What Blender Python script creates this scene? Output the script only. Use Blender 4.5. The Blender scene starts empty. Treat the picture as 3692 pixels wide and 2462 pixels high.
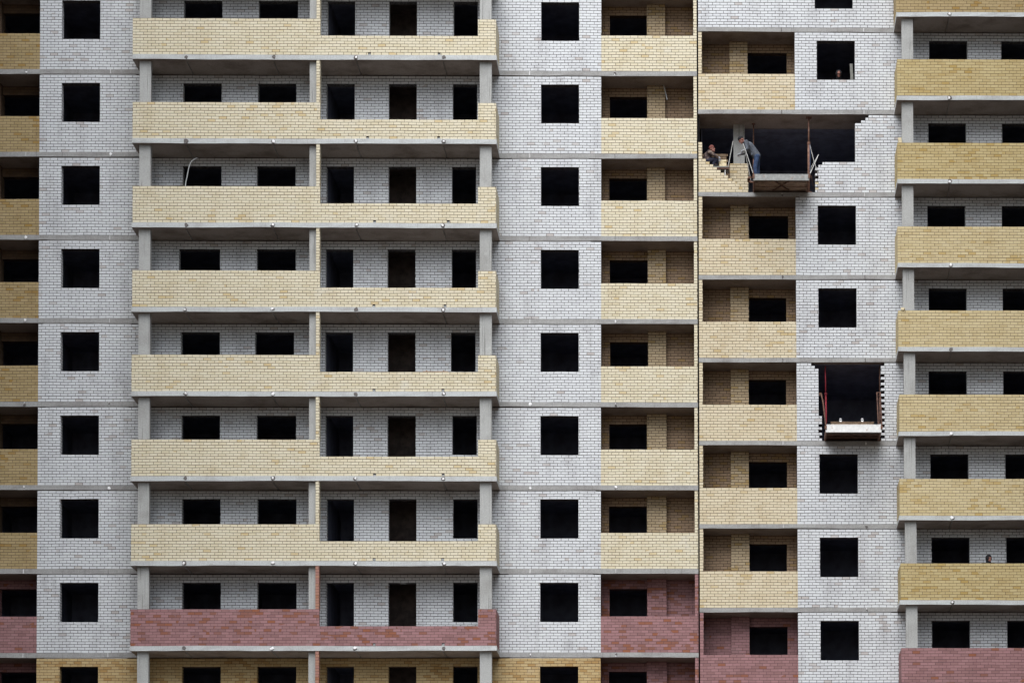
import bpy, bmesh, math, random
from mathutils import Vector, Matrix
R = math.radians
rnd = random.Random(7)
C = bpy.context.scene.collection
SC = bpy.context.scene

# ------------------------------------------------------------------ camera
cam_d = bpy.data.cameras.new("camera"); cam = bpy.data.objects.new("camera", cam_d); C.objects.link(cam)
SC.camera = cam
cam_d.sensor_width = 36.0; cam_d.lens = 91.0889
cam_d.shift_x = -0.243472; cam_d.shift_y = 0.664292
cam_d.clip_start = 0.5; cam_d.clip_end = 3000
rx, ry, rz = 0.03376845, 0.0038487, 0.01809881
Mz = Matrix(((math.cos(rz), -math.sin(rz), 0), (math.sin(rz), math.cos(rz), 0), (0, 0, 1)))
Mx = Matrix(((1, 0, 0), (0, math.cos(rx), math.sin(rx)), (0, -math.sin(rx), math.cos(rx))))
My = Matrix(((math.cos(ry), 0, -math.sin(ry)), (0, 1, 0), (math.sin(ry), 0, math.cos(ry))))
M3 = My @ Mx @ Mz                                   # rows: right, forward, up
right, fwd, up = M3[0], M3[1], M3[2]
cam.matrix_world = Matrix(((right[0], up[0], -fwd[0], 24.60146), (right[1], up[1], -fwd[1], -88.9996),
                           (right[2], up[2], -fwd[2], 1.65), (0, 0, 0, 1)))
SC.render.resolution_x = 1024; SC.render.resolution_y = 682

# ------------------------------------------------------------------ sky and sun
SUN_EL, SUN_AZ = 60.0, -17.0                          # azimuth to the right of the facade's own axis
w = bpy.data.worlds.new("World"); SC.world = w; w.use_nodes = True
nt = w.node_tree; bg = nt.nodes["Background"]
sky = nt.nodes.new("ShaderNodeTexSky"); sky.sky_type = 'NISHITA'; sky.sun_disc = False
sky.sun_elevation = R(SUN_EL); sky.sun_rotation = R(180 - SUN_AZ)
sky.air_density = 1.0; sky.dust_density = 2.0; sky.ozone_density = 1.0
hs = nt.nodes.new("ShaderNodeHueSaturation"); hs.inputs["Saturation"].default_value = 0.55      # thin overcast greys the sky
nt.links.new(sky.outputs[0], hs.inputs["Color"]); nt.links.new(hs.outputs[0], bg.inputs[0]); bg.inputs[1].default_value = 0.06
sd = bpy.data.lights.new("sun", 'SUN'); sd.energy = 1.5; sd.angle = R(80); sd.color = (0.985, 0.99, 1.0)
so = bpy.data.objects.new("sun", sd); C.objects.link(so)
dirv = Vector((math.sin(R(SUN_AZ)) * math.cos(R(SUN_EL)), -math.cos(R(SUN_AZ)) * math.cos(R(SUN_EL)), math.sin(R(SUN_EL))))
so.rotation_euler = dirv.to_track_quat('Z', 'Y').to_euler()
so.location = dirv * 100
SC.view_settings.view_transform = 'Standard'; SC.view_settings.look = 'None'
SC.view_settings.exposure = 2.05; SC.view_settings.gamma = 1.0
SC.cycles.max_bounces = 6; SC.cycles.diffuse_bounces = 4

# ------------------------------------------------------------------ materials
class NT:
    def __init__(s, name):
        s.m = bpy.data.materials.new(name); s.m.use_nodes = True
        s.t = s.m.node_tree; s.b = s.t.nodes["Principled BSDF"]
        s.b.inputs["Roughness"].default_value = 0.9
        s.b.inputs["Specular IOR Level"].default_value = 0.2
    def n(s, typ, **kw):
        x = s.t.nodes.new(typ)
        for k, v in kw.items(): setattr(x, k, v)
        return x
    def put(s, sock, v):
        if hasattr(v, "is_linked") or isinstance(v, bpy.types.NodeSocket): s.t.links.new(v, sock)
        elif v is not None:
            if isinstance(v, (tuple, list)) and len(v) == 3 and sock.type == 'RGBA': v = (*v, 1)
            sock.default_value = v
    def math(s, op, a, b=None, c=None):
        x = s.n("ShaderNodeMath", operation=op)
        for i, v in enumerate((a, b, c)):
            if v is not None: s.put(x.inputs[i], v)
        return x.outputs[0]
    def mix(s, f, a, b, mode='MIX'):
        x = s.n("ShaderNodeMix", data_type='RGBA', blend_type=mode)
        s.put(x.inputs[0], f); s.put(x.inputs[6], a); s.put(x.inputs[7], b)
        return x.outputs[2]
    def noise(s, vec, scale, detail=3, rough=0.55):
        x = s.n("ShaderNodeTexNoise"); x.inputs["Scale"].default_value = scale
        x.inputs["Detail"].default_value = detail; x.inputs["Roughness"].default_value = rough
        s.put(x.inputs["Vector"], vec); return x.outputs["Fac"]
    def white(s, a, b, c):
        v = s.n("ShaderNodeCombineXYZ"); s.put(v.inputs[0], a); s.put(v.inputs[1], b); s.put(v.inputs[2], c)
        x = s.n("ShaderNodeTexWhiteNoise", noise_dimensions='3D'); s.put(x.inputs["Vector"], v.outputs[0])
        return x.outputs["Value"]
    def rng(s, v, a, b, c=0., d=1., smooth=True):
        x = s.n("ShaderNodeMapRange", interpolation_type='SMOOTHSTEP' if smooth else 'LINEAR')
        s.put(x.inputs[0], v)
        for i, q in enumerate((a, b, c, d)): s.put(x.inputs[i + 1], q)
        return x.outputs[0]
    def bump(s, h, strength, dist):
        x = s.n("ShaderNodeBump"); x.inputs["Strength"].default_value = strength; x.inputs["Distance"].default_value = dist
        s.put(x.inputs["Height"], h); s.t.links.new(x.outputs[0], s.b.inputs["Normal"])

def brick_mat(name, main, alt, out, p_out, mortar, bh, bw=0.2575, dirt=(0.30, 0.26, 0.26), dirt_amt=0.35, bloom=0.12, joint=1.0, out_alt=None):
    """stretcher-bond brick in object space; every brick gets its own tone, a share of them the odd colour"""
    k = NT(name)
    tc = k.n("ShaderNodeTexCoord").outputs["Object"]
    sp = k.n("ShaderNodeSeparateXYZ"); k.put(sp.inputs[0], tc)
    oi = k.n("ShaderNodeObjectInfo"); seed = k.math('MULTIPLY', oi.outputs["Random"], 91.0)
    off = k.n("ShaderNodeCombineXYZ"); k.put(off.inputs[2], seed); k.put(off.inputs[0], seed)
    va = k.n("ShaderNodeVectorMath", operation='ADD'); k.put(va.inputs[0], tc); k.put(va.inputs[1], off.outputs[0]); P = va.outputs[0]
    wob = k.math('MULTIPLY', k.math('SUBTRACT', k.noise(P, 0.8, 2), 0.5), 0.035)
    wob2 = k.math('MULTIPLY', k.math('SUBTRACT', k.noise(P, 7.0, 2), 0.5), 0.016)
    v = k.math('ADD', k.math('ADD', sp.outputs[2], wob), k.math('MULTIPLY', wob2, 0.45))
    u = k.math('ADD', k.math('ADD', sp.outputs[0], sp.outputs[1]), wob2)
    rv = k.math('DIVIDE', v, bh); row = k.math('FLOOR', rv); fv = k.math('SUBTRACT', rv, row)
    odd = k.math('MULTIPLY', k.math('FLOORED_MODULO', row, 2.0), 0.5)
    jit = k.math('MULTIPLY', k.white(row, seed, 3.3), 0.10)
    ru = k.math('ADD', k.math('ADD', k.math('DIVIDE', u, bw), odd), jit)
    col = k.math('FLOOR', ru); fu = k.math('SUBTRACT', ru, col)
    r1 = k.white(col, row, seed); r2 = k.white(row, col, k.math('ADD', seed, 17.0)); r3 = k.white(k.math('ADD', col, 0.4), row, seed)
    # joints: centred on 0/1, width differs from joint to joint
    dv = k.math('MULTIPLY', k.math('MINIMUM', fv, k.math('SUBTRACT', 1.0, fv)), bh)
    du = k.math('MULTIPLY', k.math('MINIMUM', fu, k.math('SUBTRACT', 1.0, fu)), bw)
    rowj = k.math('MULTIPLY_ADD', k.white(k.math('ROUND', rv), seed, 8.1), 0.0025, 0.0055 * joint)
    jn = k.math('MULTIPLY_ADD', k.noise(P, 5.0, 2), 0.003, -0.0015)
    wv = k.math('ADD', rowj, jn)
    wu = k.math('MULTIPLY_ADD', k.white(k.math('ROUND', ru), row, seed), 0.003, 0.0042 * joint)
    mv = k.rng(dv, k.math('SUBTRACT', wv, 0.0018), k.math('ADD', wv, 0.0022), 1., 0.)
    mu = k.rng(du, k.math('SUBTRACT', wu, 0.0018), k.math('ADD', wu, 0.0022), 1., 0.)
    mort = k.math('MAXIMUM', mv, mu)
    # brick tone
    c = k.mix(k.math('POWER', r1, 1.4), main, alt)
    region = k.rng(k.noise(P, 0.55, 2), 0.40, 0.72, 0.25, 2.6)
    hit = k.math('LESS_THAN', r2, k.math('MULTIPLY', region, p_out))
    oc = out if out_alt is None else k.mix(r3, out, out_alt)
    c = k.mix(k.math('MULTIPLY', hit, k.math('MULTIPLY_ADD', r3, 0.45, 0.55)), c, oc)
    c = k.mix(1.0, c, k.rng(k.noise(P, 60.0, 3, .6), 0.3, 0.7, 0.90, 1.06), 'MULTIPLY')
    # dirt runs and washed-out lime bloom
    mp = k.n("ShaderNodeMapping"); k.put(mp.inputs[0], P); mp.inputs["Scale"].default_value = (1.6, 1.6, 0.5)
    st = k.rng(k.noise(mp.outputs[0], 1.0, 5, .65), 0.46, 0.74, 0., dirt_amt)
    c = k.mix(st, c, k.mix(1.0, c, dirt, 'MULTIPLY'))
    bl = k.rng(k.noise(P, 0.9, 4, .6), 0.58, 0.78, 0., bloom)
    c = k.mix(bl, c, (0.62, 0.63, 0.62))
    edge = k.rng(k.noise(P, 23.0, 3), 0.35, 0.65, 0.78, 1.0)
    c = k.mix(k.math('MULTIPLY', mort, edge), c, k.mix(bl, mortar, (0.3, 0.3, 0.3)))
    k.put(k.b.inputs["Base Color"], c)
    k.bump(k.math('SUBTRACT', k.math('MULTIPLY', k.noise(P, 90., 2), 0.25), mort), 0.55, 0.006)
    return k.m

def concrete_mat(name, base, dark, amt=0.5, streak=0.5, rust=0.0, seams=None):
    k = NT(name)
    g = k.n("ShaderNodeNewGeometry").outputs["Position"]
    oi = k.n("ShaderNodeObjectInfo")
    mp = k.n("ShaderNodeMapping"); k.put(mp.inputs[0], g); mp.inputs["Scale"].default_value = (14.0, 14.0, 0.35)
    a = k.rng(k.noise(g, 1.1, 6, .62), 0.42, 0.72, 0., amt)
    b = k.rng(k.noise(mp.outputs[0], 1.6, 4, .6), 0.56, 0.74, 0., streak)
    d = k.rng(k.noise(g, 26.0, 4, .7), 0.3, 0.75, 0.80, 1.10)
    c = k.mix(a, base, dark); c = k.mix(b, c, tuple(x * .55 for x in dark))
    c = k.mix(1.0, c, d, 'MULTIPLY')
    c = k.mix(k.rng(k.noise(g, 3.7, 5, .7), 0.63, 0.70, 0., 0.35), c, tuple(min(1, x * 1.25) for x in base))
    if rust: c = k.mix(k.rng(k.noise(g, 2.3, 5, .7), 0.62, 0.72, 0., rust), c, (0.20, 0.11, 0.06))
    k.put(k.b.inputs["Base Color"], c)
    k.bump(k.noise(g, 40., 5, .7), 0.5, 0.01)
    return k.m

def plain_mat(name, base, var=0.25, scale=14., rough=0.85, worn=None, worn_amt=0.5, worn_lo=.5, metal=0.0):
    k = NT(name); g = k.n("ShaderNodeTexCoord").outputs["Object"]
    c = k.mix(1.0, base, k.rng(k.noise(g, scale, 4, .65), .25, .75, 1 - var, 1 + var), 'MULTIPLY')
    if worn: c = k.mix(k.rng(k.noise(g, scale * .45, 5, .7), worn_lo, worn_lo + .12, 0., worn_amt), c, worn)
    k.put(k.b.inputs["Base Color"], c); k.b.inputs["Roughness"].default_value = rough; k.b.inputs["Metallic"].default_value = metal
    k.bump(k.noise(g, scale * 3, 3), 0.4, 0.004)
    return k.m

HA, HB = 0.0967, 0.0975
MORT = (0.050, 0.034, 0.032)
MORTY = (0.060, 0.036, 0.026)
WHITE = [brick_mat("white_brick", (0.61, 0.63, 0.64), (0.56, 0.575, 0.59), (0.45, 0.42, 0.40), 0.035, (0.032, 0.024, 0.024), h, joint=1.45, dirt=(.45, .42, .42), dirt_amt=.40) for h in (HA, HB)]
YELL = [brick_mat("yellow_brick", (0.64, 0.588, 0.445), (0.59, 0.53, 0.375), (0.55, 0.44, 0.25), 0.04, MORTY, HA, joint=1.25, dirt=(.7, .6, .45), dirt_amt=.30, bloom=.30),
        brick_mat("yellow_brick", (0.61, 0.54, 0.39), (0.56, 0.48, 0.33), (0.51, 0.40, 0.22), 0.06, MORTY, HB, joint=1.2, dirt=(.7, .6, .45), dirt_amt=.30, bloom=.22)]
PIER = [brick_mat("half_shaded_pier_brick", (0.46, 0.365, 0.235), (0.40, 0.31, 0.19), (0.38, 0.27, 0.12), 0.12, (0.035, 0.022, 0.018), h, joint=1.5, dirt=(.7, .6, .5), dirt_amt=.3, bloom=.1) for h in (HA, HB)]  # paler than the recess walls: light nearer the front put into the colour
YELR = brick_mat("straw_brick", (0.54, 0.455, 0.27), (0.48, 0.39, 0.215), (0.44, 0.32, 0.13), 0.08, MORTY, HB, dirt=(.7, .6, .45), dirt_amt=.30, bloom=.15)
YELG = brick_mat("deep_straw_brick", (0.47, 0.385, 0.20), (0.41, 0.32, 0.15), (0.37, 0.26, 0.09), 0.09, MORTY, HB, dirt=(.7, .6, .45), dirt_amt=.30, bloom=.12)
YELD = [brick_mat("recess_shaded_yellow_brick", (0.32, 0.228, 0.148), (0.265, 0.185, 0.118), (0.30, 0.20, 0.09), 0.12, (0.035, 0.022, 0.018), h, joint=1.5, dirt=(.7, .6, .5), dirt_amt=.35, bloom=.08) for h in (HA, HB)]  # darker, browner copy of the yellow brick, with recess shade in its colour
PINK = [brick_mat("pink_brick", (0.31, 0.17, 0.172), (0.23, 0.125, 0.122), (0.19, 0.075, 0.040), po, (0.07, 0.04, 0.045), h,
                  dirt=(.75, .65, .65), dirt_amt=.3, bloom=.10, out_alt=(0.26, 0.10, 0.055)) for h, po in ((HA, .19), (HB, .07))]
ORNG = brick_mat("orange_brick", (0.36, 0.19, 0.13), (0.32, 0.16, 0.14), (0.30, 0.13, 0.07), 0.2, (0.09, 0.05, 0.04), HA, dirt_amt=.2)
OCHR = brick_mat("ochre_brick", (0.46, 0.35, 0.18), (0.40, 0.28, 0.13), (0.34, 0.21, 0.08), 0.2, MORTY, HA, dirt=(.7, .6, .5), dirt_amt=.3, bloom=.2)
CON = concrete_mat("slab_concrete", (0.49, 0.51, 0.505), (0.34, 0.33, 0.32), .5, .3, rust=.3)
CONW = concrete_mat("stained_shaded_slab_edge", (0.33, 0.33, 0.32), (0.20, 0.185, 0.18), .6, .4, rust=.15)  # dirt and shading are both put into this edge colour
GOLD = [brick_mat("golden_brick", (0.37, 0.285, 0.15), (0.31, 0.235, 0.115), (0.30, 0.19, 0.06), 0.10, MORTY, h, dirt=(.7, .6, .5), dirt_amt=.35, bloom=.10) for h in (HA, HB)]
GOLDD = [brick_mat("golden_brick_shaded", (0.13, 0.085, 0.05), (0.10, 0.065, 0.04), (0.10, 0.06, 0.03), 0.10, MORT, h, dirt_amt=.4, bloom=.03) for h in (HA, HB)]  # near-black copy of the golden brick: left loggia's shade painted in
SOF = concrete_mat("shaded_soffit", (0.35, 0.30, 0.265), (0.20, 0.16, 0.135), .85, .0)  # ceiling shade and brown ground bounce put into the underside colour
COL = concrete_mat("column_concrete", (0.40, 0.405, 0.39), (0.24, 0.235, 0.22), .55, 1.0)
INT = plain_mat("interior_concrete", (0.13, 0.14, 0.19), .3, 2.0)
DARKW = plain_mat("shade_wing_dark", (0.055, 0.05, 0.047), .3, 1.0)  # dark so the added wings bounce little light back
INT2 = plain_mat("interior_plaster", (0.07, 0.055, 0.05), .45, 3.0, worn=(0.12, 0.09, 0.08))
GAPM = plain_mat("painted_gap_shade", (0.012, 0.012, 0.014), .2)  # near-black colour standing for the shade inside gaps
PATCH = plain_mat("foam_lump", (0.80, 0.80, 0.80), .08)
HOLE = plain_mat("chipped_concrete", (0.13, 0.12, 0.115), .5, 30.)
SEAM = plain_mat("light_mortar", (0.62, 0.62, 0.62), .2)
WOOD = plain_mat("weathered_wood", (0.26, 0.18, 0.12), .35, 9.)
WOODG = plain_mat("grey_board", (0.20, 0.20, 0.18), .25, 9.)
RUST = plain_mat("rusty_steel", (0.16, 0.085, 0.06), .45, 12., rough=.8, worn=(0.30, 0.22, 0.18))
UNDER = plain_mat("rusty_sheet", (0.36, 0.26, 0.20), .4, 3., worn=(0.11, 0.07, 0.055))
RUSTD = plain_mat("dark_rusty_steel", (0.09, 0.05, 0.038), .5, 6., rough=.85, worn=(0.17, 0.09, 0.06))
REDP = plain_mat("red_painted_steel", (0.22, 0.02, 0.032), .3, 12., rough=.55, worn=(0.14, 0.04, 0.03), worn_amt=.6)
GREYL = plain_mat("pale_painted_sheet", (0.45, 0.45, 0.43), .2)
GREYP = plain_mat("grey_painted_steel", (0.27, 0.275, 0.265), .25, 10., rough=.6, worn=(0.24, 0.16, 0.12), worn_lo=.56)
WHITEP = plain_mat("white_painted_steel", (0.70, 0.70, 0.68), .12, 8., rough=.6, worn=(0.30, 0.16, 0.10), worn_lo=.60)
ROPE = plain_mat("pale_rope", (0.52, 0.52, 0.50), .15)
SKIN = plain_mat("skin", (0.24, 0.11, 0.085), .08, rough=.6)
HAIR = plain_mat("dark_hair", (0.03, 0.02, 0.018), .2)
JACK = plain_mat("grey_jacket", (0.072, 0.08, 0.095), .25, 7.)
JEAN = plain_mat("blue_jeans", (0.028, 0.048, 0.10), .35, 8., worn=(0.30, 0.29, 0.24), worn_amt=.5, worn_lo=.66)
CAMO = plain_mat("camouflage_cloth", (0.085, 0.062, 0.06), .5, 16., worn=(0.30, 0.23, 0.17), worn_amt=.8)
NAVY = plain_mat("navy_cloth", (0.022, 0.024, 0.04), .3)
BLACK = plain_mat("black_cloth", (0.016, 0.016, 0.018), .3)
REDC = plain_mat("red_cloth", (0.17, 0.06, 0.05), .2)
GLOV = plain_mat("work_glove", (0.34, 0.36, 0.38), .3)
PIPE = plain_mat("white_plastic", (0.48, 0.50, 0.49), .06, rough=.5)
CREAM = plain_mat("cream_brick", (0.58, 0.50, 0.33), .12, 20.)

# ------------------------------------------------------------------ helpers
WL = {}                                               # world location of each object made here
def link(o, parent, loc):
    C.objects.link(o); WL[o.name] = Vector(loc)
    if parent is not None:
        o.parent = parent; o.location = Vector(loc) - WL[parent.name]
    else: o.location = loc
    return o
def tag(o, label=None, cat=None, group=None, kind=None):
    if label: o["label"] = label
    if cat: o["category"] = cat
    if group: o["group"] = group
    if kind: o["kind"] = kind
    return o
def empty(name, loc, parent=None):
    o = bpy.data.objects.new(name, None); o.empty_display_size = .3; return link(o, parent, loc)
def mesh_obj(name, bm, mat, parent, loc, smooth=False):
    bmesh.ops.recalc_face_normals(bm, faces=bm.faces)
    me = bpy.data.meshes.new(name); bm.to_mesh(me); bm.free()
    mats = mat if isinstance(mat, (list, tuple)) else [mat]
    for m in mats: me.materials.append(m)
    if smooth:
        for p in me.polygons: p.use_smooth = True
    return link(bpy.data.objects.new(name, me), parent, loc)

def vox(name, xs, ys, zs, solid, mat, parent, loc, warp=None):
    """rectilinear solid: cells between the cut planes (world x, y; z local to loc) where solid(x, y, z) holds"""
    xs = sorted({round(v, 4) for v in xs}); ys = sorted({round(v, 4) for v in ys}); zs = sorted({round(v, 4) for v in zs})
    nx, ny, nz = len(xs) - 1, len(ys) - 1, len(zs) - 1
    S = [[[bool(solid((xs[i] + xs[i + 1]) / 2, (ys[j] + ys[j + 1]) / 2, (zs[k] + zs[k + 1]) / 2)) for k in range(nz)] for j in range(ny)] for i in range(nx)]
    g = lambda i, j, k: 0 <= i < nx and 0 <= j < ny and 0 <= k < nz and S[i][j][k]
    vid, V, F = {}, [], []
    def vt(i, j, k):
        if (i, j, k) not in vid:
            x, y, z = xs[i], ys[j], zs[k]
            if warp: x, y, z = warp(x, y, z)
            vid[(i, j, k)] = len(V); V.append((x - loc[0], y - loc[1], z))
        return vid[(i, j, k)]
    for i in range(nx):
        for j in range(ny):
            for k in range(nz):
                if not S[i][j][k]: continue
                if not g(i - 1, j, k): F.append([vt(i, j, k), vt(i, j, k + 1), vt(i, j + 1, k + 1), vt(i, j + 1, k)])
                if not g(i + 1, j, k): F.append([vt(i + 1, j, k), vt(i + 1, j + 1, k), vt(i + 1, j + 1, k + 1), vt(i + 1, j, k + 1)])
                if not g(i, j - 1, k): F.append([vt(i, j, k), vt(i + 1, j, k), vt(i + 1, j, k + 1), vt(i, j, k + 1)])
                if not g(i, j + 1, k): F.append([vt(i, j + 1, k), vt(i, j + 1, k + 1), vt(i + 1, j + 1, k + 1), vt(i + 1, j + 1, k)])
                if not g(i, j, k - 1): F.append([vt(i, j, k), vt(i, j + 1, k), vt(i + 1, j + 1, k), vt(i + 1, j, k)])
                if not g(i, j, k + 1): F.append([vt(i, j, k + 1), vt(i + 1, j, k + 1), vt(i + 1, j + 1, k + 1), vt(i, j + 1, k + 1)])
    me = bpy.data.meshes.new(name); me.from_pydata(V, [], F); me.materials.append(mat); me.update()
    return link(bpy.data.objects.new(name, me), parent, loc)

def add_box(bm, c, s, rot=None):
    m = Matrix.Translation(Vector(c)) @ (rot.to_4x4() if rot else Matrix.Identity(4)) @ Matrix.Diagonal((*s, 1))
    return bmesh.ops.create_cube(bm, size=1.0, matrix=m)["verts"]
def add_tube(bm, p, q, r, r2=None, seg=10):
    p, q = Vector(p), Vector(q); d = q - p
    m = Matrix.Translation((p + q) / 2) @ d.to_track_quat('Z', 'Y').to_matrix().to_4x4()
    bmesh.ops.create_cone(bm, cap_ends=True, segments=seg, radius1=r, radius2=r if r2 is None else r2, depth=d.length, matrix=m)
def poly_tube(bm, pts, r, seg=8):
    for a, b in zip(pts, pts[1:]): add_tube(bm, a, b, r, seg=seg)
    for a in pts[1:-1]: bmesh.ops.create_icosphere(bm, subdivisions=1, radius=r, matrix=Matrix.Translation(Vector(a)))

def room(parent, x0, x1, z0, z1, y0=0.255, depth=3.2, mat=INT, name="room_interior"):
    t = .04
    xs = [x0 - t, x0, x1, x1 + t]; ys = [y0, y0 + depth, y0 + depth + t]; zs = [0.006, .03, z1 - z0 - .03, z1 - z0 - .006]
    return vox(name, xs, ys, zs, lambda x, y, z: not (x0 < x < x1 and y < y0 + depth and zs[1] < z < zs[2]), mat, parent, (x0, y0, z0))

def ragged_disc(bm, cx, y, cz, r, thick, n=11, sq=1.0):
    a = [bm.verts.new((cx + math.cos(t) * r * f * sq, y, cz + math.sin(t) * r * f)) for i in range(n)
         for t, f in [(2 * math.pi * i / n, rnd.uniform(.72, 1.2))]]
    f = bm.faces.new(a); ex = bmesh.ops.extrude_face_region(bm, geom=[f])
    vs = [g for g in ex["geom"] if isinstance(g, bmesh.types.BMVert)]
    for v_ in vs: v_.co.y -= thick; v_.co.x = cx + (v_.co.x - cx) * .8; v_.co.z = cz + (v_.co.z - cz) * .8

def wall_with_holes(name, x0, x1, y0, y1, top, holes, mat, parent, loc, extra=None, edges=(), bh=None):
    xs = [x0, x1] + [h[0] for h in holes] + [h[1] for h in holes] + list(edges)
    zs = [-.02, top] + [h[2] for h in holes] + [h[3] for h in holes]
    if extra: zs += [bh * i for i in range(28)]
    zs = [z for z in zs if z >= -.02]
    def s(x, y, z):
        if any(h[0] < x < h[1] and h[2] < z < h[3] for h in holes): return False
        return extra(x, z) if extra else True
    return vox(name, xs, [y0, y1], zs, s, mat, parent, loc)

# ------------------------------------------------------------------ ground
g = bmesh.new(); bmesh.ops.create_grid(g, x_segments=40, y_segments=40, size=400)
gm = NT("site_ground"); gp = gm.n("ShaderNodeNewGeometry").outputs["Position"]
gm.put(gm.b.inputs["Base Color"], gm.mix(gm.rng(gm.noise(gp, .15, 6, .6), .35, .7), (0.07, 0.052, 0.04), (0.11, 0.085, 0.065)))
tag(mesh_obj("ground", g, gm.m, None, (0, 0, 0)), "bare trampled earth of the building site", None, None, "structure")

# ------------------------------------------------------------------ block A (left)
PA = 2.9; ZA0 = 37.5669; TA = .165
PB = 2.901; ZB0 = 39.1416; TB = .150
zA = lambda k: ZA0 - PA * k + TA                     # slab top that storey k stands on
zB = lambda k: ZB0 - PB * k + TB

A_OPEN = [
 [6.314, 7.64, 8.899, 10.261, 11.286, 12.238, 13.416, 14.383, 15.649, 16.492],
 [6.298, 7.626, 8.88, 10.203, 11.254, 12.227, 13.404, 14.374, 15.623, 16.469],
 [6.291, 7.627, 8.849, 10.189, 11.256, 12.204, 13.401, 14.358, 15.593, 16.429],
 [6.177, 7.591, 8.851, 10.198, 11.232, 12.187, 13.366, 14.33, 15.586, 16.429],
 [6.259, 7.593, 8.808, 10.149, 11.222, 12.182, 13.377, 14.332, 15.557, 16.41],
 [6.281, 7.606, 8.863, 10.223, 11.235, 12.191, 13.372, 14.344, 15.606, 16.451],
 [6.309, 7.63, 8.897, 10.242, 11.284, 12.224, 13.415, 14.372, 15.633, 16.48],
 [6.325, 7.651, 8.905, 10.253, 11.274, 12.226, 13.41, 14.37, 15.634, 16.478],
 [6.328, 7.66, 8.906, 10.248, 11.279, 12.23, 13.413, 14.372, 15.634, 16.479]]
B_OPEN = [[32.231, 33.559, 34.733], [32.191, 33.527, 34.712], [32.147, 33.466, 34.721], [32.097, 33.419, 34.691], [32.124, 33.45, 34.699],
          [32.104, 33.434, 34.698], [32.149, 33.476, 34.751], [32.173, 33.496, 34.763], [32.171, 33.492, 34.776]]
A_LOG = [[21.028, 22.342, 22.98], [21.022, 22.346, 22.972], [20.997, 22.333, 22.959], [21.01, 22.349, 22.986], [21.02, 22.354, 22.988],
         [20.981, 22.312, 22.997], [20.966, 22.305, 22.989], [20.981, 22.304, 22.984], [20.957, 22.286, 22.987]]
B_LOG = [[25.247, 25.886, 27.27], [25.236, 25.875, 27.258], [25.246, 25.888, 27.278], [25.251, 25.893, 27.282], [25.241, 25.886, 27.205],
         [25.243, 25.871, 27.188], [25.232, 25.864, 27.21], [25.24, 25.879, 27.191], [25.226, 25.868, 27.202]]

blockA = tag(empty("apartment_block", (12, 3, 0)), "unfinished brick apartment block with the long wide yellow balconies, left of the dark vertical joint", "building")
blockB = tag(empty("apartment_block", (30, 3, 0)), "unfinished brick apartment block right of the dark vertical joint, where bricklayers work at broken-open walls", "building")

def slab(parent, x0, x1, bx0, bx1, zt, t, joints_f, joints_w, k, seed):
    """one storey's floor slab with its balcony plate: grooves under it at the plate joints, slightly sagging chipped edges"""
    ph = rnd.uniform(0, 6.28)
    n = int((x1 - x0) / .45)
    xs = [x0 + (x1 - x0) * i / n for i in range(n + 1)] + [bx0, bx1]
    for j in joints_f: xs += [j - .026, j + .026]
    ys = [-1.312, -1.16, -.35, -.012, 1.0, 5.6]
    rr = random.Random(seed)
    J = {}
    def warp(x, y, z):
        key = (round(x, 3), round(z, 2), y < -1.2)
        if key not in J: J[key] = (rr.uniform(-.004, .004), rr.uniform(-.004, .004))
        a = .007 * math.sin(x * .55 + ph) + .004 * math.sin(x * 1.7 + ph * 2)
        if y < .5: z += a + J[key][0]
        if -1.4 < y < -1.25 or abs(y + .012) < .001: y += J[key][1]
        return x, y, z
    def s(x, y, z):
        inb = bx0 < x < bx1
        if y < -.012 and not inb: return False
        if z < -t + .04 and -1.16 < y < 1.0 and any(abs(x - j) < .026 for j in joints_f) and inb: return False
        return True
    o = vox("floor_slab", xs, ys, [-t, -t + .04, 0], s, CON, parent, (x0, 0, zt), warp)
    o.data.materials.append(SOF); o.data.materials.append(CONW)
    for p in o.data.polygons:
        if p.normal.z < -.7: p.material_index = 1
        elif -.03 < p.center.y < .0 and p.normal.y < -.9: p.material_index = 2
    for j in joints_f:
        if not (bx0 < j < bx1) or j > 35.75: continue
        cx, cz = j + rnd.uniform(-.02, .03), zt - t / 2 + rnd.uniform(-.012, .012) + .007 * math.sin(j * .55 + ph)
        b = bmesh.new(); ragged_disc(b, cx - j, 0, 0, rnd.uniform(.066, .085), .006)
        h = mesh_obj("chipped_hole", b, HOLE, o, (j, -1.3165, cz))
        if rnd.random() < .82:
            b = bmesh.new(); r_ = rnd.uniform(.046, .068)
            ragged_disc(b, rnd.uniform(-.01, .01), 0, rnd.uniform(-.01, .012), r_, .03, n=6, sq=rnd.uniform(.85, 1.2))
            mesh_obj("foam_plug", b, PATCH, o, (j + cx - j, -1.321, cz))
    for j in joints_w:
        cz = zt - t / 2 + .007 * math.sin(j * .55 + ph)
        b = bmesh.new(); add_box(b, (0, 0, 0), (rnd.choice((.014, .02, .03)), .008, t * .86), Matrix.Rotation(rnd.uniform(-.06, .06), 3, 'Y'))
        mesh_obj("plate_seam", b, rnd.choice((SEAM, SEAM, HOLE)), o, (j, -.019, cz))
        if rnd.random() < .4:
            b = bmesh.new(); ragged_disc(b, .01, 0, rnd.uniform(-.03, .03), rnd.uniform(.03, .06), .012, n=8)
            mesh_obj("foam_plug", b, rnd.choice((PATCH, HOLE)), o, (j, -.024, cz))
    return o

def column(parent, x0, x1, y0, y1, zt, top):
    o = vox("column", [x0, x1], [y0, y1], [0, .3, top * .5, top + .004], lambda *a: True, COL, parent, (x0, y0, zt),
            lambda x, y, z: (x + rnd.uniform(-.006, .006), y, z))
    return o

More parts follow.
